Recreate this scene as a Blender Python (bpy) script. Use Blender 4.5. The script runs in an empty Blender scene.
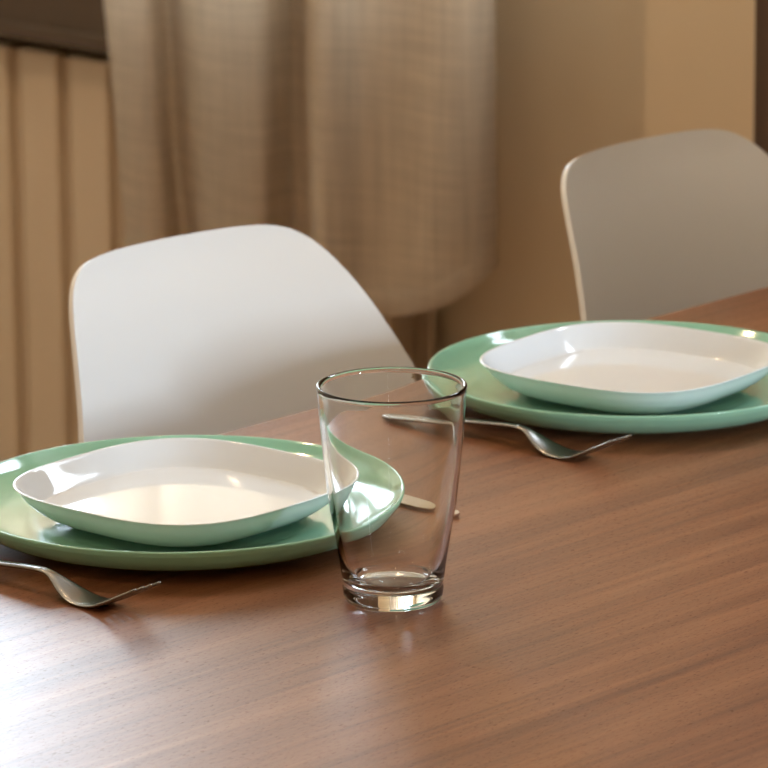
import bpy, bmesh, math, random
import numpy as np
from mathutils import Vector, Matrix
random.seed(4)
SC = bpy.context.scene
COL = SC.collection
PI = math.pi
TOP = 0.75            # table top height

# ------------------------------------------------------------------ helpers
def link_mesh(name, bm, mat, parent=None, loc=(0, 0, 0), smooth=True, kind=None):
    me = bpy.data.meshes.new(name)
    bmesh.ops.recalc_face_normals(bm, faces=bm.faces)
    bm.to_mesh(me); bm.free()
    for p in me.polygons: p.use_smooth = smooth
    o = bpy.data.objects.new(name, me)
    COL.objects.link(o)
    if mat: me.materials.append(mat)
    o.location = loc
    if parent: o.parent = parent
    if kind: o['kind'] = kind
    return o

def thing(name, label, cat, loc=(0, 0, 0), rz=0, group=None):
    o = bpy.data.objects.new(name, None)
    COL.objects.link(o)
    o.empty_display_size = 0.05
    o.location = loc; o.rotation_euler = (0, 0, rz)
    o['label'] = label; o['category'] = cat
    if group: o['group'] = group
    return o

def copy_tree(o, parent=None):
    c = o.copy(); COL.objects.link(c)
    if parent: c.parent = parent
    for ch in o.children: copy_tree(ch, c)
    return c

def box(bm, x0, x1, y0, y1, z0, z1, bev=0.0, seg=2):
    r = bmesh.ops.create_cube(bm, size=1)
    vs = r['verts']
    bmesh.ops.scale(bm, vec=(x1 - x0, y1 - y0, z1 - z0), verts=vs)
    bmesh.ops.translate(bm, vec=((x0 + x1) / 2, (y0 + y1) / 2, (z0 + z1) / 2), verts=vs)
    if bev:
        es = list({e for v in vs for e in v.link_edges})
        bmesh.ops.bevel(bm, geom=es, offset=bev, segments=seg, profile=0.5, affect='EDGES')

def box_obj(name, dims, mat, parent=None, bev=0.0, kind=None, seg=2):
    bm = bmesh.new(); box(bm, *dims, bev=bev, seg=seg)
    return link_mesh(name, bm, mat, parent, smooth=False, kind=kind)

def spline(pts, n):
    """Catmull-Rom through pts, n samples per span"""
    P = [np.array(p, float) for p in pts]
    P = [2 * P[0] - P[1]] + P + [2 * P[-1] - P[-2]]
    out = []
    for i in range(1, len(P) - 2):
        for k in range(n):
            t = k / n
            a, b, c, d = P[i - 1], P[i], P[i + 1], P[i + 2]
            out.append(0.5 * (2 * b + (c - a) * t + (2 * a - 5 * b + 4 * c - d) * t * t + (3 * b - a - 3 * c + d) * t ** 3))
    out.append(P[-2])
    return out

def lathe(bm, prof, seg=96, power=2.0, cap_start=True, cap_end=True):
    """prof: list of (r, z); power>2 gives a rounded square outline"""
    rings = []
    for r, z in prof:
        if r < 1e-5:
            rings.append([bm.verts.new((0, 0, z))]); continue
        ring = []
        for k in range(seg):
            t = 2 * PI * k / seg
            c, s = math.cos(t), math.sin(t)
            if power == 2.0: x, y = c, s
            else:
                m = (abs(c) ** power + abs(s) ** power) ** (-1 / power)
                x, y = c * m, s * m
            ring.append(bm.verts.new((r * x, r * y, z)))
        rings.append(ring)
    for a, b in zip(rings, rings[1:]):
        na, nb = len(a), len(b)
        for k in range(seg):
            k2 = (k + 1) % seg
            if na == 1 and nb == 1: break
            if na == 1: bm.faces.new((a[0], b[k], b[k2]))
            elif nb == 1: bm.faces.new((a[k], b[0], a[k2]))
            else: bm.faces.new((a[k], b[k], b[k2], a[k2]))
    return rings

def sweep(bm, path, widths, thick, seg=10, up_hint=(0, 0, 1), side=None):
    """flat oval section swept along path (list of Vector); widths/thick per point"""
    n = len(path); rings = []
    for i in range(n):
        t = (path[min(i + 1, n - 1)] - path[max(i - 1, 0)]).normalized()
        s = Vector(side) if side else Vector(up_hint).cross(t).normalized()
        s = (s - t * s.dot(t)).normalized()
        u = t.cross(s).normalized()
        w, h = widths[i] / 2, thick[i] / 2
        ring = []
        for k in range(seg):
            a = 2 * PI * k / seg
            c, q = math.cos(a), math.sin(a)
            ring.append(bm.verts.new(path[i] + s * (w * math.copysign(abs(c) ** 0.7, c)) + u * (h * math.copysign(abs(q) ** 0.8, q))))
        rings.append(ring)
    for a, b in zip(rings, rings[1:]):
        for k in range(seg):
            bm.faces.new((a[k], a[(k + 1) % seg], b[(k + 1) % seg], b[k]))
    bm.faces.new(rings[0][::-1]); bm.faces.new(rings[-1])

def rod(bm, a, b, r0, r1, seg=16):
    a, b = Vector(a), Vector(b)
    t = (b - a).normalized()
    s = t.orthogonal().normalized(); u = t.cross(s)
    R = []
    for p, r in ((a, r0 * .85), (a + t * min(.004, r0), r0), (b - t * min(.004, r1), r1), (b, r1 * .85)):
        R.append([bm.verts.new(p + s * math.cos(2 * PI * k / seg) * r + u * math.sin(2 * PI * k / seg) * r) for k in range(seg)])
    for x, y in zip(R, R[1:]):
        for k in range(seg): bm.faces.new((x[k], x[(k + 1) % seg], y[(k + 1) % seg], y[k]))
    bm.faces.new(R[0][::-1]); bm.faces.new(R[-1])

# ------------------------------------------------------------------ materials
def mat(name):
    m = bpy.data.materials.new(name); m.use_nodes = True
    nt = m.node_tree
    return m, nt, nt.nodes['Principled BSDF']

def N(nt, typ, **kw):
    n = nt.nodes.new(typ)
    for k, v in kw.items():
        if k in n.inputs: n.inputs[k].default_value = v
        else: setattr(n, k, v)
    return n

def paint(name, col, rough=0.6, spec=0.5, mottle=0.03, scale=6.0, bump=0.0, bscale=200, metal=0.0, coat=0.0):
    m, nt, b = mat(name)
    tc = N(nt, 'ShaderNodeTexCoord')
    no = N(nt, 'ShaderNodeTexNoise', Scale=scale, Detail=4.0)
    nt.links.new(tc.outputs['Object'], no.inputs['Vector'])
    mx = N(nt, 'ShaderNodeMix', data_type='RGBA')
    mx.inputs[6].default_value = (*[c * (1 - mottle) for c in col], 1)
    mx.inputs[7].default_value = (*[min(1, c * (1 + mottle)) for c in col], 1)
    nt.links.new(no.outputs['Fac'], mx.inputs[0])
    nt.links.new(mx.outputs[2], b.inputs['Base Color'])
    b.inputs['Roughness'].default_value = rough
    b.inputs['Specular IOR Level'].default_value = spec
    b.inputs['Metallic'].default_value = metal
    b.inputs['Coat Weight'].default_value = coat
    if bump:
        n2 = N(nt, 'ShaderNodeTexNoise', Scale=bscale, Detail=3.0)
        nt.links.new(tc.outputs['Object'], n2.inputs['Vector'])
        bp = N(nt, 'ShaderNodeBump', Strength=bump, Distance=0.001)
        nt.links.new(n2.outputs['Fac'], bp.inputs['Height'])
        nt.links.new(bp.outputs['Normal'], b.inputs['Normal'])
    return m

def wood(name, dark, mid, light, rough=0.3, pores=True, axis_scale=(0.9, 24.0, 24.0), grain=1.0, bump=0.12):
    m, nt, b = mat(name)
    L = nt.links.new
    tc = N(nt, 'ShaderNodeTexCoord')
    mp = N(nt, 'ShaderNodeMapping'); mp.inputs['Scale'].default_value = axis_scale
    L(tc.outputs['Object'], mp.inputs['Vector'])
    # broad bands of colour along the boards
    n1 = N(nt, 'ShaderNodeTexNoise', Scale=1.6 * grain, Detail=6.0, Roughness=0.62, Distortion=0.35)
    L(mp.outputs[0], n1.inputs['Vector'])
    r1 = N(nt, 'ShaderNodeValToRGB')
    e = r1.color_ramp.elements
    e[0].position = 0.32; e[0].color = (*dark, 1)
    e[1].position = 0.70; e[1].color = (*light, 1)
    k = e.new(0.50); k.color = (*mid, 1)
    L(n1.outputs['Fac'], r1.inputs['Fac'])
    # fine fibres
    mp2 = N(nt, 'ShaderNodeMapping'); mp2.inputs['Scale'].default_value = (7.0, 330.0, 330.0)
    L(tc.outputs['Object'], mp2.inputs['Vector'])
    n2 = N(nt, 'ShaderNodeTexNoise', Scale=1.0, Detail=3.0, Roughness=0.6)
    L(mp2.outputs[0], n2.inputs['Vector'])
    r2 = N(nt, 'ShaderNodeMapRange'); r2.inputs[1].default_value = .3; r2.inputs[2].default_value = .7
    r2.inputs[3].default_value = .80; r2.inputs[4].default_value = 1.14
    L(n2.outputs['Fac'], r2.inputs[0])
    mul = N(nt, 'ShaderNodeMix', data_type='RGBA', blend_type='MULTIPLY'); mul.inputs[0].default_value = 1
    L(r1.outputs[0], mul.inputs[6]); L(r2.outputs[0], mul.inputs[7])
    out = mul.outputs[2]
    # short open pores
    mp3 = N(nt, 'ShaderNodeMapping'); mp3.inputs['Scale'].default_value = (190.0, 1700.0, 1700.0)
    L(tc.outputs['Object'], mp3.inputs['Vector'])
    n3 = N(nt, 'ShaderNodeTexNoise', Scale=1.0, Detail=1.0, Roughness=0.5)
    L(mp3.outputs[0], n3.inputs['Vector'])
    r3 = N(nt, 'ShaderNodeMapRange'); r3.inputs[1].default_value = .62; r3.inputs[2].default_value = .72
    L(n3.outputs['Fac'], r3.inputs[0])
    mx = N(nt, 'ShaderNodeMix', data_type='RGBA')
    mx.inputs[7].default_value = (dark[0] * .45, dark[1] * .45, dark[2] * .45, 1)
    sc = N(nt, 'ShaderNodeMath', operation='MULTIPLY'); sc.inputs[1].default_value = .65
    L(r3.outputs[0], sc.inputs[0]); L(sc.outputs[0], mx.inputs[0]); L(out, mx.inputs[6])
    L(mx.outputs[2], b.inputs['Base Color'])
    hs = N(nt, 'ShaderNodeMath', operation='SUBTRACT')
    L(n2.outputs['Fac'], hs.inputs[0]); L(r3.outputs[0], hs.inputs[1])
    bp = N(nt, 'ShaderNodeBump', Strength=bump, Distance=0.0006)
    L(hs.outputs[0], bp.inputs['Height']); L(bp.outputs['Normal'], b.inputs['Normal'])
    # open pores are rougher than the lacquer between them
    rr = N(nt, 'ShaderNodeMapRange'); rr.inputs[3].default_value = rough; rr.inputs[4].default_value = min(1, rough + .35)
    L(r3.outputs[0], rr.inputs[0]); L(rr.outputs[0], b.inputs['Roughness'])
    b.inputs['Specular IOR Level'].default_value = 0.5
    return m

M = {}
M['table'] = wood('walnut_tabletop', (.145, .050, .020), (.230, .088, .036), (.320, .138, .062), rough=.34)
M['leg_wood'] = wood('beech_leg', (.42, .26, .13), (.50, .32, .17), (.58, .39, .22), rough=.45, bump=.05)
M['door'] = wood('dark_door_wood', (.060, .030, .015), (.090, .046, .024), (.125, .066, .035), rough=.5, axis_scale=(14, 14, 1.0))
M['floor'] = wood('oak_floor', (.20, .11, .055), (.28, .16, .085), (.36, .22, .12), rough=.4)
M['wall'] = paint('warm_plaster', (.76, .62, .43), .9, .2, .03, 3.0, .25, 90)
M['ceiling'] = paint('ceiling_paint', (.72, .68, .60), .9, .2, .02)
M['radiator'] = paint('radiator_enamel', (.54, .425, .30), .5, .3, .015)
M['ledge'] = paint('dark_stone_ledge', (.085, .058, .038), .75, .25, .12, 25)
M['frame'] = paint('window_frame_paint', (.75, .73, .70), .4, .5, .01)
M['white_plate'] = paint('white_porcelain', (.77, .81, .85), .06, .5, .005, 4)
M['green_plate'] = paint('mint_stoneware', (.29, .58, .42), .10, .5, .02, 10, coat=.3)
M['steel'] = paint('brushed_steel', (.27, .26, .24), .26, .5, .03, 60, .05, 400, metal=1)
M['blade_steel'] = paint('polished_steel', (.72, .72, .72), .20, .5, .02, 60, metal=1)
M['black_metal'] = paint('black_wire', (.02, .02, .02), .4, .5, .02, metal=.6)
M['lamp_ring'] = paint('lamp_ring_paint', (.8, .8, .78), .4)

def shell_mat():
    m, nt, b = mat('white_plastic_shell')
    L = nt.links.new
    tc = N(nt, 'ShaderNodeTexCoord')
    no = N(nt, 'ShaderNodeTexNoise', Scale=700.0, Detail=2.0); L(tc.outputs['Object'], no.inputs['Vector'])
    bp = N(nt, 'ShaderNodeBump', Strength=.08, Distance=.0004); L(no.outputs['Fac'], bp.inputs['Height'])
    L(bp.outputs['Normal'], b.inputs['Normal'])
    b.inputs['Base Color'].default_value = (.84, .83, .81, 1)
    b.inputs['Roughness'].default_value = .42
    tr = N(nt, 'ShaderNodeBsdfTranslucent', Color=(.93, .93, .93, 1))
    mx = N(nt, 'ShaderNodeMixShader'); mx.inputs[0].default_value = .04
    L(b.outputs[0], mx.inputs[1]); L(tr.outputs[0], mx.inputs[2])
    L(mx.outputs[0], nt.nodes['Material Output'].inputs['Surface'])
    return m
M['shell'] = shell_mat()

def curtain_mat():
    m, nt, b = mat('linen_curtain')
    L = nt.links.new
    tc = N(nt, 'ShaderNodeTexCoord')
    def threads(sc):
        mp = N(nt, 'ShaderNodeMapping'); mp.inputs['Scale'].default_value = sc
        L(tc.outputs['Object'], mp.inputs['Vector'])
        n = N(nt, 'ShaderNodeTexNoise', Scale=1.0, Detail=3.0, Roughness=.65); L(mp.outputs[0], n.inputs['Vector'])
        return n.outputs['Fac']
    a = threads((9, 9, 260)); c = threads((200, 200, 4))
    ad = N(nt, 'ShaderNodeMath', operation='ADD'); L(a, ad.inputs[0]); L(c, ad.inputs[1])
    r = N(nt, 'ShaderNodeMapRange'); r.inputs[1].default_value = .7; r.inputs[2].default_value = 1.3
    r.inputs[3].default_value = .82; r.inputs[4].default_value = 1.1
    L(ad.outputs[0], r.inputs[0])
    mul = N(nt, 'ShaderNodeMix', data_type='RGBA', blend_type='MULTIPLY'); mul.inputs[0].default_value = 1
    mul.inputs[6].default_value = (.73, .64, .53, 1); L(r.outputs[0], mul.inputs[7])
    L(mul.outputs[2], b.inputs['Base Color'])
    b.inputs['Roughness'].default_value = .9; b.inputs['Specular IOR Level'].default_value = .1
    tr = N(nt, 'ShaderNodeBsdfTranslucent'); L(mul.outputs[2], tr.inputs['Color'])
    mx = N(nt, 'ShaderNodeMixShader'); mx.inputs[0].default_value = .63
    L(b.outputs[0], mx.inputs[1]); L(tr.outputs[0], mx.inputs[2])
    L(mx.outputs[0], nt.nodes['Material Output'].inputs['Surface'])
    return m
M['curtain'] = curtain_mat()

def glass_mat():
    m, nt, b = mat('clear_glass')
    b.inputs['Base Color'].default_value = (.985, .992, .985, 1)
    b.inputs['Roughness'].default_value = 0.0
    b.inputs['Transmission Weight'].default_value = 1.0
    b.inputs['IOR'].default_value = 1.5
    return m
M['glass'] = glass_mat()

def pane_mat():
    m, nt, b = mat('window_glass')
    nt.nodes.remove(b)
    t = N(nt, 'ShaderNodeBsdfTransparent'); g = N(nt, 'ShaderNodeBsdfGlossy', Roughness=.02)
    mx = N(nt, 'ShaderNodeMixShader'); mx.inputs[0].default_value = .05
    nt.links.new(t.outputs[0], mx.inputs[1]); nt.links.new(g.outputs[0], mx.inputs[2])
    nt.links.new(mx.outputs[0], nt.nodes['Material Output'].inputs['Surface'])
    return m
M['pane'] = pane_mat()

def emit(name, col, s):
    m, nt, b = mat(name)
    b.inputs['Base Color'].default_value = (*col, 1)
    b.inputs['Emission Color'].default_value = (*col, 1)
    b.inputs['Emission Strength'].default_value = s
    return m
M['bulb'] = emit('lamp_diffuser', (1, .72, .42), 60)

# ------------------------------------------------------------------ room (x runs along the table, y across it)
X0, X1, Y0, Y1, H = -2.2, 3.75, -2.4, 5.1, 2.7
WY0, WY1, WZ0, WZ1 = 3.38, 4.80, .825, 2.25       # window opening
T = .12
box_obj('floor', (X0 - T, X1 + T, Y0 - T, Y1 + T, -.1, 0), M['floor'], kind='structure')
box_obj('ceiling', (X0 - T, X1 + T, Y0 - T, Y1 + T, H, H + .1), M['ceiling'], kind='structure')
bm = bmesh.new()
VY0, VY1, VZ0, VZ1 = 1.20, 2.40, 1.88, 2.58       # smaller, higher second opening, added for the unseen high window
for d in ((X1, X1 + T, WY1, Y1 + T, 0, H), (X1, X1 + T, VY1, WY0, 0, H), (X1, X1 + T, Y0 - T, VY0, 0, H), (X1, X1 + T, VY0, VY1, 0, VZ0), (X1, X1 + T, VY0, VY1, VZ1, H), (X1, X1 + T, WY0, WY1, 0, WZ0), (X1, X1 + T, WY0, WY1, WZ1, H)):
    box(bm, *d)
link_mesh('wall_back', bm, M['wall'], smooth=False, kind='structure')
box_obj('wall_left', (X0 - T, X1, Y1, Y1 + T, 0, H), M['wall'], kind='structure')
bm = bmesh.new()
UX0, UX1, UZ0, UZ1 = 2.08, 2.46, .90, 2.10          # opening added in the right wall to let a beam in
for d in ((X0 - T, UX0, Y0 - T, Y0, 0, H), (UX1, X1, Y0 - T, Y0, 0, H), (UX0, UX1, Y0 - T, Y0, 0, UZ0), (UX0, UX1, Y0 - T, Y0, UZ1, H)):
    box(bm, *d)
link_mesh('wall_right', bm, M['wall'], smooth=False, kind='structure')
bm = bmesh.new()                                   # added unseen partition: shades the right chair, its doorway narrows the beam
for d in ((2.43, X1 - .001, .43, .55, .001, H - .001), (1.0, 2.05, .43, .55, .001, H - .001), (2.05, 2.43, .43, .55, 2.15, H - .001)):
    box(bm, *d)
link_mesh('added_partition', bm, M['wall'], smooth=False, kind='structure')
box_obj('wall_front', (X0 - T, X0, Y0, Y1, 0, H), M['wall'], kind='structure')

# window: frame, mullion, panes
win = bpy.data.objects.new('window_1', None); COL.objects.link(win); win['kind'] = 'structure'
win.location = (X1 + .06, (WY0 + WY1) / 2, WZ0)
def wl(d):  # to window local
    return (d[0] - X1 - .06, d[1] - X1 - .06, d[2] - (WY0 + WY1) / 2, d[3] - (WY0 + WY1) / 2, d[4] - WZ0, d[5] - WZ0)
F = .055
ym = (WY0 + WY1) / 2
for nm, d in (('window_frame', (X1 + .03, X1 + .09, WY0, WY1, WZ0, WZ0 + F)), ('window_frame', (X1 + .03, X1 + .09, WY0, WY1, WZ1 - F, WZ1)),
              ('window_frame', (X1 + .03, X1 + .09, WY0, WY0 + F, WZ0 + F, WZ1 - F)), ('window_frame', (X1 + .03, X1 + .09, WY1 - F, WY1, WZ0 + F, WZ1 - F)),
              ('window_mullion', (X1 + .03, X1 + .09, ym - .05, ym + .05, WZ0 + F, WZ1 - F))):
    box_obj(nm, wl(d), M['frame'], win, .004)
for a, b_ in ((WY0 + F, ym - .05), (ym + .05, WY1 - F)):
    box_obj('window_pane', wl((X1 + .057, X1 + .063, a, b_, WZ0 + F, WZ1 - F)), M['pane'], win)

win2 = bpy.data.objects.new('added_window_2', None); COL.objects.link(win2); win2['kind'] = 'structure'  # unseen window, added for its reflection in the plates
win2.location = (X1 + .06, (VY0 + VY1) / 2, VZ0)
hw, hz, F = (VY1 - VY0) / 2, VZ1 - VZ0, .045
for d in ((-.03, .03, -hw, hw, 0, F), (-.03, .03, -hw, hw, hz - F, hz), (-.03, .03, -hw, -hw + F, F, hz - F), (-.03, .03, hw - F, hw, F, hz - F), (-.03, .03, -.03, .03, F, hz - F)):
    box_obj('window_frame', d, M['frame'], win2, .004)
box_obj('window_pane', (-.003, .003, -hw + F, hw - F, F, hz - F), M['pane'], win2)

win3 = bpy.data.objects.new('added_window_3', None); COL.objects.link(win3); win3['kind'] = 'structure'  # unseen window, added to brighten the left chair
win3.location = ((UX0 + UX1) / 2, Y0 - .06, UZ0)
hw, hz, F = (UX1 - UX0) / 2, UZ1 - UZ0, .045
for d in ((-hw, hw, -.03, .03, 0, F), (-hw, hw, -.03, .03, hz - F, hz), (-hw, -hw + F, -.03, .03, F, hz - F), (hw - F, hw, -.03, .03, F, hz - F)):
    box_obj('window_frame', d, M['frame'], win3, .004)
box_obj('window_pane', (-hw + F, hw - F, -.003, .003, F, hz - F), M['pane'], win3)

# dark cupboard against the back wall, under the added high window; its left edge just enters the frame, the unseen rest is added to shade the right chair
CX0, CY0, CY1, CH = 3.26, 1.05, 2.565, 1.70
cb = thing('cupboard', 'dark brown cupboard cut by the right edge at the top right corner', 'cupboard', (CX0, (CY0 + CY1) / 2, 0))
hw = (CY1 - CY0) / 2
box_obj('body', (.018, X1 - CX0 - .004, -hw, hw, .001, CH), M['door'], cb, .003)
for sx in (-1, 1):
    a, b_ = sorted((sx * .002, sx * (hw - .001)))
    dd = box_obj('door', (0, .017, a, b_, .06, CH - .02), M['door'], cb, .002)
    bm = bmesh.new(); rod(bm, (-.028, sx * .05, .80), (-.028, sx * .05, .96), .005, .005, 10); rod(bm, (-.028, sx * .05, .81), (0, sx * .05, .81), .004, .004, 8); rod(bm, (-.028, sx * .05, .95), (0, sx * .05, .95), .004, .004, 8)
    link_mesh('handle', bm, M['steel'], dd)

# dark ledge under the window, over the radiator
led = thing('window_ledge', 'dark brown ledge above the radiator at the top left', 'ledge', (X1, 4.07, .617))
box_obj('ledge_board', (-.15, -.001, -.76, .76, 0, .200), M['ledge'], led, .004)
box_obj('lip', (-.158, -.150, -.76, .76, .0, .018), M['ledge'], led, .002)

# radiator: aluminium column sections
rad = thing('radiator', 'cream column radiator with vertical grooves behind the chair and curtain', 'radiator', (X1 - .01, 3.307, .08))
PITCH = .0808
P0 = 3.9104 - 3.307 - 7 * PITCH
bmS = bmesh.new()
# one section: a wide front plate with rounded vertical edges, web and back plate
box(bmS, -.115, -.100, -PITCH / 2 + .010, PITCH / 2 - .010, 0, .520, bev=.005, seg=3)
box(bmS, -.105, -.098, -PITCH / 2 + .0005, PITCH / 2 - .0005, 0, .515)
box(bmS, -.098, -.03, -.006, .006, .01, .50)
box(bmS, -.030, -.022, -PITCH / 2 + .010, PITCH / 2 - .010, 0.01, .50, bev=.002)
meS = None
for k in range(14):
    y = P0 + PITCH * (k + .5)
    if meS is None:
        s = link_mesh('radiator_section', bmS, M['radiator'], rad, (0, y, 0), smooth=False); meS = s.data
    else:
        s = bpy.data.objects.new('radiator_section', meS); COL.objects.link(s); s.parent = rad; s.location = (0, y, 0)
for z in (.045, .47):
    bm = bmesh.new(); rod(bm, (-.062, P0, z), (-.062, P0 + 14 * PITCH, z), .018, .018)
    link_mesh('header_pipe', bm, M['radiator'], rad)
for y in (P0 + .1, P0 + 14 * PITCH - .1):
    bm = bmesh.new(); box(bm, -.05, .008, y - .012, y + .012, .40, .43, bev=.002)
    link_mesh('wall_bracket', bm, M['radiator'], rad, smooth=False)

for nm, d in (('baseboard_back', (X1 - .012, X1 - .001, 2.58, 5.08, .001, .07)), ('baseboard_left', (X0, X1 - .015, Y1 - .013, Y1 - .001, .001, .07)),
              ('baseboard_right', (X0, X1 - .015, Y0 + .001, Y0 + .013, .001, .07))):
    box_obj(nm, d, M['frame'], kind='structure')

# ------------------------------------------------------------------ curtain
def curtain():
    # (y, distance in front of the wall) of the folds, from the right edge to the left edge
    pts = [(3.099, .185), (3.104, .200), (3.13, .222), (3.18, .238), (3.235, .236), (3.285, .240), (3.325, .256), (3.347, .258), (3.356, .238), (3.366, .196), (3.385, .186), (3.405, .205),
           (3.43, .238), (3.47, .250), (3.515, .244), (3.545, .212), (3.565, .206), (3.59, .238), (3.625, .248), (3.655, .240), (3.663, .228)]
    f = spline(pts, 8)
    top, rows = 2.45, 60
    bm = bmesh.new(); grid = []
    for j in range(rows + 1):
        t = (j / rows) ** 1.3
        row = []
        for i, (y, d) in enumerate(f):
            s = max(0.0, min(1.0, (3.25 - y) / .15))
            zb = .412 + .060 * s ** 1.5
            z = zb + (top - zb) * t
            yy = y + .92 * (.220 - d) + .003 * math.sin(z * 5 + y * 8)
            if y > 3.45: yy += max(-.03, min(.03, (z - .70) * .095)) * (y - 3.45) / .21
            dd = .225 + (d - .225) * (1 - .2 * t) + .003 * math.sin(z * 7 + y * 31)
            row.append(bm.verts.new((X1 - dd, yy, z)))
        grid.append(row)
    for j in range(rows):
        for i in range(len(f) - 1):
            bm.faces.new((grid[j][i], grid[j][i + 1], grid[j + 1][i + 1], grid[j + 1][i]))
    t = thing('curtain', 'beige linen curtain hanging in soft folds in front of the radiator', 'curtain', (X1, 3.35, .42))
    for v in bm.verts: v.co -= Vector((X1, 3.35, .42))
    c = link_mesh('curtain_panel', bm, M['curtain'], t)
    so = c.modifiers.new('thick', 'SOLIDIFY'); so.thickness = .0012
    # folded hem
    bm = bmesh.new(); prev = None
    for i, (y, d) in enumerate(f):
        s = max(0.0, min(1.0, (3.25 - y) / .15)); zb = .412 + .060 * s ** 1.5
        yy = y + .92 * (.220 - d) + (max(-.03, (zb - .70) * .095) * (y - 3.45) / .21 if y > 3.45 else 0)
        dd = d + .0022
        q = [bm.verts.new((-dd - o, yy - 3.35, z - .42)) for o, z in ((0, zb - .001), (.001, zb + .003), (.001, zb + .022), (0, zb + .026))]
        if prev:
            for k in range(3): bm.faces.new((prev[k], q[k], q[k + 1], prev[k + 1]))
        prev = q
    link_mesh('hem', bm, M['curtain'], t)
    return t
curtain()
# curtain rod
cr = thing('curtain_rod', 'black metal curtain rod above the window', 'curtain rod', (X1 - .225, 4.0, 2.462))
bm = bmesh.new(); rod(bm, (0, -.95, 0), (0, .9, 0), .010, .010); link_mesh('rod', bm, M['black_metal'], cr)
for y in (-.90, .85):
    bm = bmesh.new(); rod(bm, (0, y, 0), (.223, y, 0), .006, .006); link_mesh('bracket', bm, M['black_metal'], cr)

# ------------------------------------------------------------------ table
tb = thing('dining_table', 'brown walnut dining table the plates and glass stand on', 'table', (2.19, 1.65, 0))
tx, ty = 1.04, .448
box_obj('tabletop', (-tx, tx, -ty, ty, TOP - .030, TOP), M['table'], tb, .0025, seg=3)
for sx in (-1, 1):
    for sy in (-1, 1):
        box_obj('leg', (sx * (tx - .06) - .03, sx * (tx - .06) + .03, sy * (ty - .06) - .03, sy * (ty - .06) + .03, 0, TOP - .030), M['table'], tb, .003)
for sy in (-1, 1):
    box_obj('apron', (-(tx - .09), tx - .09, sy * (ty - .06) - .011, sy * (ty - .06) + .011, TOP - .10, TOP - .030), M['table'], tb)
for sx in (-1, 1):
    box_obj('apron', (sx * (tx - .06) - .011, sx * (tx - .06) + .011, -(ty - .09), ty - .09, TOP - .10, TOP - .030), M['table'], tb)

# ------------------------------------------------------------------ chairs
def bsp(ctrl, x):
    n = len(ctrl); j = int(min(x, n - 2)); u = x - j
    co = ((1 - u) ** 3 / 6, (3 * u ** 3 - 6 * u * u + 4) / 6, (-3 * u ** 3 + 3 * u * u + 3 * u + 1) / 6, u ** 3 / 6)
    return sum(co[k] * ctrl[min(max(j - 1 + k, 0), n - 1)] for k in range(4))
CW = [0, .065, .092, .111, .124, .136, .147, .160, .174, .186, .196, .204, .21, .214, .216, .217, .216, .214, .21, .20, .180, .145, .085, 0.03]
CZ = [0, .001, .003, .014, .033, .058, .089, .122, .156, .19, .224, .258, .29, .32, .345, .362, .37, .374, .376, .376, .377, .381, .387, .388]
CF = [-.003, -.0026, -.0015, .004, .016, .030, .043, .053, .062, .071, .08, .092, .107, .127, .155, .19, .23, .275, .32, .36, .39, .41, .422, .424]
def make_chair():
    t = thing('dining_chair', 'x', 'chair')
    bm = bmesh.new(); rows = []
    NR, NC = 92, 32
    for i in range(NR + 1):
        x = .9 + (len(CW) - 1.9) * i / NR
        w, dz, f = bsp(CW, x), bsp(CZ, x), bsp(CF, x)
        w = max(w - .0015, .004)
        a = min(1, max(0, (x - 9) / 7)); a = a * a * (3 - 2 * a)      # 0 backrest .. 1 seat
        k = 1.5 - .9 * min(1, max(0, (x - 13) / 8))
        row = []
        for j in range(NC + 1):
            u = math.sin((j / NC - .5) * PI) * w
            c = k * u * u
            ff, zz = f + c * (1 - a), .8265 - dz + c * a
            row.append(bm.verts.new((u, -ff, zz)))
        rows.append(row)
    for a_, b_ in zip(rows, rows[1:]):
        for j in range(NC): bm.faces.new((a_[j], a_[j + 1], b_[j + 1], b_[j]))
    sh = link_mesh('seat_shell', bm, M['shell'], t)
    so = sh.modifiers.new('thick', 'SOLIDIFY'); so.thickness = .0042; so.offset = SHELL_OFF
    bv = sh.modifiers.new('edge', 'BEVEL'); bv.width = .0017; bv.segments = 3; bv.limit_method = 'ANGLE'; bv.angle_limit = math.radians(50)
    # wooden legs, black brackets and cross wires under the shell
    tops, bots = {}, {}
    for sx in (-1, 1):
        for k, (yt, yb) in enumerate(((-.19, -.13 + .035), (-.335, -.40))):
            a = (sx * .115, yt, .415); b = (sx * .205, yb, .0)
            tops[(sx, k)] = a; bots[(sx, k)] = b
            bm = bmesh.new(); rod(bm, b, a, .009, .015)
            lg = link_mesh('leg', bm, M['leg_wood'], t)
    bm = bmesh.new()
    for k, yt in ((0, -.19), (1, -.335)):
        rod(bm, (-.125, yt, .415), (.125, yt, .415), .006, .006, 8)
    for sx in (-1, 1): rod(bm, (sx * .10, -.19, .415), (sx * .10, -.335, .415), .006, .006, 8)
    for sx in (-1, 1): rod(bm, (sx * .10, -.26, .415), (sx * .07, -.262, .446), .006, .008, 8)
    link_mesh('seat_mount', bm, M['black_metal'], t)
    def mid(key, s): return tuple(tops[key][i] + (bots[key][i] - tops[key][i]) * s for i in range(3))
    for a, b in (((-1, 0), (1, 0)), ((-1, 1), (1, 1)), ((-1, 0), (-1, 1)), ((1, 0), (1, 1))):
        bm = bmesh.new(); rod(bm, mid(a, .08), mid(b, .55), .003, .003, 8); rod(bm, mid(b, .08), mid(a, .55), .003, .003, 8)
        link_mesh('cross_brace', bm, M['black_metal'], t)
    return t
SHELL_OFF = 0
ch = make_chair()
ch.location = (2.2715, 2.294, 0); ch.rotation_euler = (0, 0, -.078)
ch['label'] = 'bright white moulded plastic chair at the left, behind the nearer place setting'
ch['group'] = 'white shell chairs along the far side of the table'
c2 = copy_tree(ch)
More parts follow.
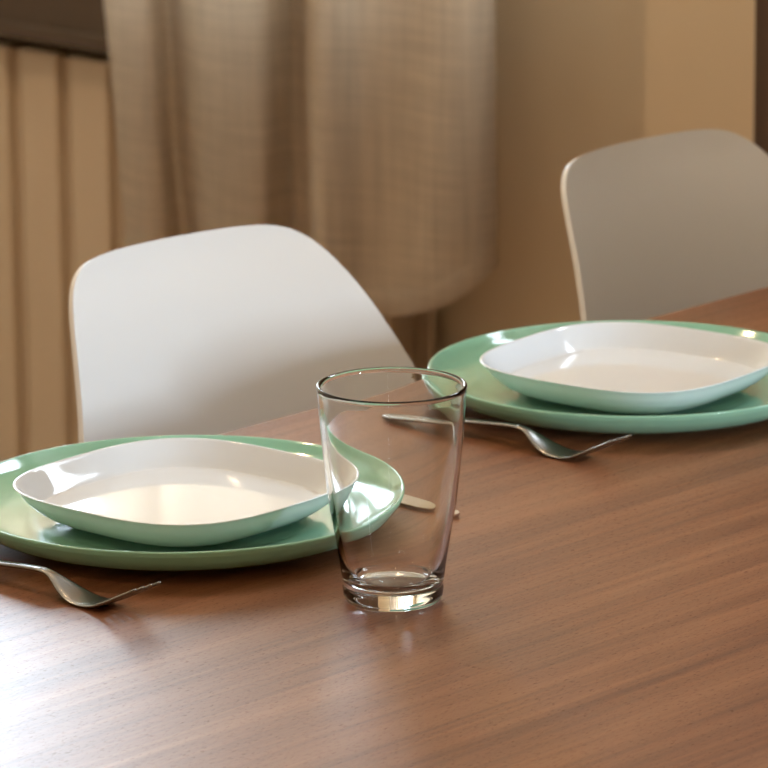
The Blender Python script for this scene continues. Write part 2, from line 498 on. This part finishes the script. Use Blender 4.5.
c2.location = (2.7515, 2.276, 0); c2.rotation_euler = (0, 0, -.025)
c2['label'] = 'shaded white moulded plastic chair at the right, behind the farther place setting'

# ------------------------------------------------------------------ crockery
def green_plate():
    out = [(0, .0015), (.070, .0015), (.074, .0012), (.077, 0), (.082, 0), (.085, .0015)]
    out += [tuple(p) for p in spline([(.088, .0028), (.110, .0045), (.122, .0078), (.1295, .0128), (.1336, .0180), (.1345, .0202)], 5)]
    out += [(.1349, .0212), (.1346, .0219), (.1338, .0222), (.1330, .0219)]
    out += [tuple(p) for p in spline([(.1318, .0208), (.125, .0158), (.112, .0108), (.096, .0078), (.084, .0066), (.078, .0058), (.072, .0055)], 5)]
    out += [(.04, .0054), (0, .0054)]
    bm = bmesh.new(); lathe(bm, out, 160)
    return bm
def white_plate():
    out = [(0, .0022), (.046, .0022), (.0485, .0015), (.050, 0), (.053, 0), (.055, .0018)]
    out += [tuple(p) for p in spline([(.058, .0025), (.068, .0048), (.0765, .0098), (.083, .0160), (.0873, .0222)], 6)]
    out += [(.0886, .0238), (.0892, .0243), (.0890, .0247), (.0880, .0248), (.0873, .0243)]
    out += [tuple(p) for p in spline([(.0862, .0230), (.0820, .0180), (.0780, .0135), (.0757, .0112), (.0745, .0104), (.0728, .0101), (.066, .0099)], 6)]
    out += [(.035, .0098), (0, .0098)]
    bm = bmesh.new(); lathe(bm, out, 200, power=3.09)
    return bm
g1 = link_mesh('dinner_plate', green_plate(), M['green_plate'], loc=(1.942, 1.957, TOP))
g1['label'] = 'large round mint green plate nearer the camera at the left, behind the glass'; g1['category'] = 'plate'; g1['group'] = 'round mint green plates'
g2 = g1.copy(); COL.objects.link(g2); g2.location = (2.361, 1.956, TOP)
g2['label'] = 'large round mint green plate farther away at the right edge of the picture'
w1 = link_mesh('square_plate', white_plate(), M['white_plate'], loc=(1.9390, 1.9537, TOP + .00545)); w1.rotation_euler.z = .0394
w1['label'] = 'small white rounded-square plate on the nearer green plate at the left'; w1['category'] = 'plate'; w1['group'] = 'white rounded-square plates'
w2 = w1.copy(); COL.objects.link(w2); w2.location = (2.3573, 1.9530, TOP + .00545); w2.rotation_euler.z = .10
w2['label'] = 'small white rounded-square plate on the farther green plate at the right'

# ------------------------------------------------------------------ drinking glass
def glass_mesh():
    outer = [tuple(p) for p in spline([(.0215, .0004), (.0255, .0003), (.0275, .0022), (.0284, .0050), (.0286, .0085), (.0284, .0105), (.0290, .0135), (.0306, .0250), (.0330, .0400), (.0358, .0560), (.0382, .0760), (.0398, .0930), (.0412, .1100), (.0419, .1210)], 6)]
    rim = [(.0422, .1236), (.0424, .1247), (.0421, .1256), (.0414, .1259), (.0404, .1255), (.0398, .1244)]
    inner = [tuple(p) for p in spline([(.0395, .1225), (.0387, .1090), (.0373, .0920), (.0356, .0750), (.0330, .0560), (.0301, .0400), (.0273, .0260), (.0250, .0180), (.0222, .0135), (.0182, .0112), (.0120, .0104), (.004, .0102)], 6)]
    prof = [(0, .0016), (.012, .0014), (.019, .0009)] + outer + rim + inner + [(0, .0102)]
    bm = bmesh.new(); lathe(bm, prof, 160)
    return bm
gl = link_mesh('drinking_glass', glass_mesh(), M['glass'], loc=(1.9112, 1.7577, TOP))
gl['label'] = 'clear empty drinking glass with a thick base in the middle of the picture'; gl['category'] = 'glass'

# ------------------------------------------------------------------ cutlery
def make_fork():
    # local: +Y handle, tines towards -Y; z profile from handle end to tine tips
    t = thing('fork', 'x', 'fork')
    prof = [(.163, .0024), (.142, .0040), (.118, .0063), (.090, .0090), (.060, .0118), (.045, .0124), (.037, .0108), (.026, .0058), (.016, .0022), (.006, .0012), (-.003, .0024), (-.010, .0046)]
    P = spline(prof, 6)
    wid = spline([(.163, .0165), (.142, .016), (.118, .013), (.090, .0098), (.060, .0070), (.045, .0066), (.037, .0082), (.026, .0165), (.016, .0212), (.006, .0222), (-.003, .0222), (-.010, .0218)], 6)
    path = [Vector((0, p[0], p[1])) for p in P]; W = [w[1] for w in wid]
    k = next(i for i, p in enumerate(P) if p[0] <= .0455)
    def th(i): return .0028 if i < k - 10 else .0024
    # cut in handle and head
    bm = bmesh.new(); n = k + 1
    ww = W[:n]; tt = [th(i) for i in range(n)]
    ww[0] *= .55; tt[0] *= .6; ww[1] *= .88
    sweep(bm, path[:n], ww, tt, 14, side=(1, 0, 0)); link_mesh('handle', bm, M['steel'], t)
    bm = bmesh.new()
    hp, hw = path[k - 1:], W[k - 1:]
    sweep(bm, hp, hw, [.0024 - .0004 * i / len(hp) for i in range(len(hp))], 14, side=(1, 0, 0)); link_mesh('head', bm, M['steel'], t)
    for q in range(4):
        x0 = (-1.5 + q) * .0060; x1 = (-1.5 + q) * .0064
        tp = spline([(-.008, .0038), (-.016, .0074), (-.025, .0118), (-.034, .0162), (-.0400, .0194)], 5)
        m = len(tp); pa = [Vector((x0 + (x1 - x0) * i / (m - 1), p[0], p[1])) for i, p in enumerate(tp)]
        wd = [.0036 - .0018 * i / (m - 1) for i in range(m)]; hd = [.0021 - .0004 * i / (m - 1) for i in range(m)]
        wd[-1] = .0016; hd[-1] = .0013
        bm = bmesh.new(); sweep(bm, pa, wd, hd, 10, side=(1, 0, 0)); link_mesh('tine', bm, M['steel'], t)
    return t
fk = make_fork()
fk.location = (1.7925, 1.8745, TOP)
fk['label'] = 'steel fork beside the nearer green plate, cut by the left edge'; fk['group'] = 'forks beside the plates'
f2 = copy_tree(fk); f2.location = (2.2185, 1.8860, TOP)
f2['label'] = 'steel fork beside the farther green plate, right of the glass'

kn = thing('table_knife', 'steel table knife poking out from the nearer green plate, behind the glass', 'knife', (2.064, 1.846, TOP))
bm = bmesh.new()
# blade outline (x, y) with a curved cutting edge and a rounded tip
bl = [(-.0008, .000), (.0035, .0006), (.0065, .004), (.0085, .012), (.0090, .03), (.0088, .06), (.0078, .085), (.005, .100), (-.0035, .100), (-.0060, .085), (-.0078, .05), (-.0072, .02), (-.0045, .006)]
up = [bm.verts.new((x, y, .0026)) for x, y in bl]; dn = [bm.verts.new((x * .9, y, .0008)) for x, y in bl]
bm.faces.new(up); bm.faces.new(dn[::-1])
for i in range(len(bl)):
    j = (i + 1) % len(bl); bm.faces.new((up[i], dn[i], dn[j], up[j]))
link_mesh('blade', bm, M['blade_steel'], kn, smooth=False)
bm = bmesh.new()
pp = spline([(.096, .0018), (.120, .0030), (.150, .0033), (.180, .0032), (.195, .0030)], 6)
sweep(bm, [Vector((.0005, a, b)) for a, b in pp], [.0085 + .0055 * min(1, i / 12) for i in range(len(pp))], [.0024 + .0026 * min(1, i / 6) for i in range(len(pp))], 14, side=(1, 0, 0))
link_mesh('handle', bm, M['steel'], kn)

# ------------------------------------------------------------------ lamps and daylight
def downlight(x, y, label, power, col=(1, .70, .43)):
    t = thing('ceiling_spotlight', label, 'ceiling light', (x, y, H), group='ceiling spotlights')
    bm = bmesh.new(); lathe(bm, [(.040, -.001), (.052, -.001), (.055, -.006), (.050, -.010), (.042, -.010), (.040, -.001)], 32); link_mesh('ring', bm, M['lamp_ring'], t)
    bm = bmesh.new(); lathe(bm, [(0, -.004), (.040, -.004), (.040, -.006), (0, -.006)], 32); link_mesh('diffuser', bm, M['bulb'], t)
    l = bpy.data.lights.new('spot_lamp', 'AREA'); l.shape = 'DISK'; l.size = .08; l.energy = power; l.color = col
    o = bpy.data.objects.new('spot_lamp', l); COL.objects.link(o); o.parent = t; o.location = (0, 0, -.012)
for x, y, nm, pw in ((.7, 1.2, 'warm ceiling spotlight over the near side of the table', 4), (.2, 2.6, 'warm ceiling spotlight left of the camera', 6),
                     (-.8, -.6, 'warm ceiling spotlight behind the camera', 10), (2.2, 3.3, 'warm ceiling spotlight behind the chairs', 13), (2.9, 2.75, 'warm ceiling spotlight above the shaded chair', 2.5)):
    downlight(x, y, nm, pw)

def area(name, loc, rot, sx, sy, e, col):
    l = bpy.data.lights.new(name, 'AREA'); l.shape = 'RECTANGLE'; l.size = sx; l.size_y = sy; l.energy = e; l.color = col
    o = bpy.data.objects.new(name, l); COL.objects.link(o); o.location = loc; o.rotation_euler = rot
    return o
# daylight sky just outside the window
area('daylight', (X1 + .35, (WY0 + WY1) / 2, 1.70), (0, math.radians(90), 0), 2.1, 2.0, 290, (.72, .87, 1.0))

area('daylight', (X1 + .30, (VY0 + VY1) / 2, (VZ0 + VZ1) / 2 + .1), (0, math.radians(90), 0), 1.0, 1.5, 90, (.78, .89, 1.0))  # daylight for the added high window
area('daylight', ((UX0 + UX1) / 2, Y0 - .25, 1.5), (math.radians(90), 0, 0), .55, 1.3, 300, (.72, .86, 1.0))  # daylight for the added right window, aimed through the doorway at the left chair

w = bpy.data.worlds.new('world'); SC.world = w; w.use_nodes = True
w.node_tree.nodes['Background'].inputs[0].default_value = (.75, .85, 1, 1)
w.node_tree.nodes['Background'].inputs[1].default_value = 1.0

# ------------------------------------------------------------------ camera
cf, P, roll, h = 4773.12, .24191, -.00719, .76665
th = math.radians(47.3)
def toW(v): return Vector((v[0] * math.cos(th) + v[1] * math.sin(th), -v[0] * math.sin(th) + v[1] * math.cos(th), v[2]))
Fw = toW((0, math.cos(P), -math.sin(P))); R = toW((1, 0, 0)); U = R.cross(Fw)
R2 = math.cos(roll) * R + math.sin(roll) * U; U2 = -math.sin(roll) * R + math.cos(roll) * U
cam = bpy.data.cameras.new('camera'); co = bpy.data.objects.new('camera', cam); COL.objects.link(co)
mw = Matrix((R2, U2, -Fw)).transposed().to_4x4(); mw.translation = Vector((0, 0, TOP + h))
co.matrix_world = mw
cam.sensor_width = 36; cam.lens = cf / 768 * 36
cam.clip_start = .05
cam.dof.use_dof = True; cam.dof.focus_distance = 2.66; cam.dof.aperture_fstop = 23.0
SC.camera = co
vs = SC.view_settings
vs.view_transform = 'Standard'; vs.look = 'None'; vs.exposure = 0; vs.gamma = 1; vs.use_curve_mapping = False
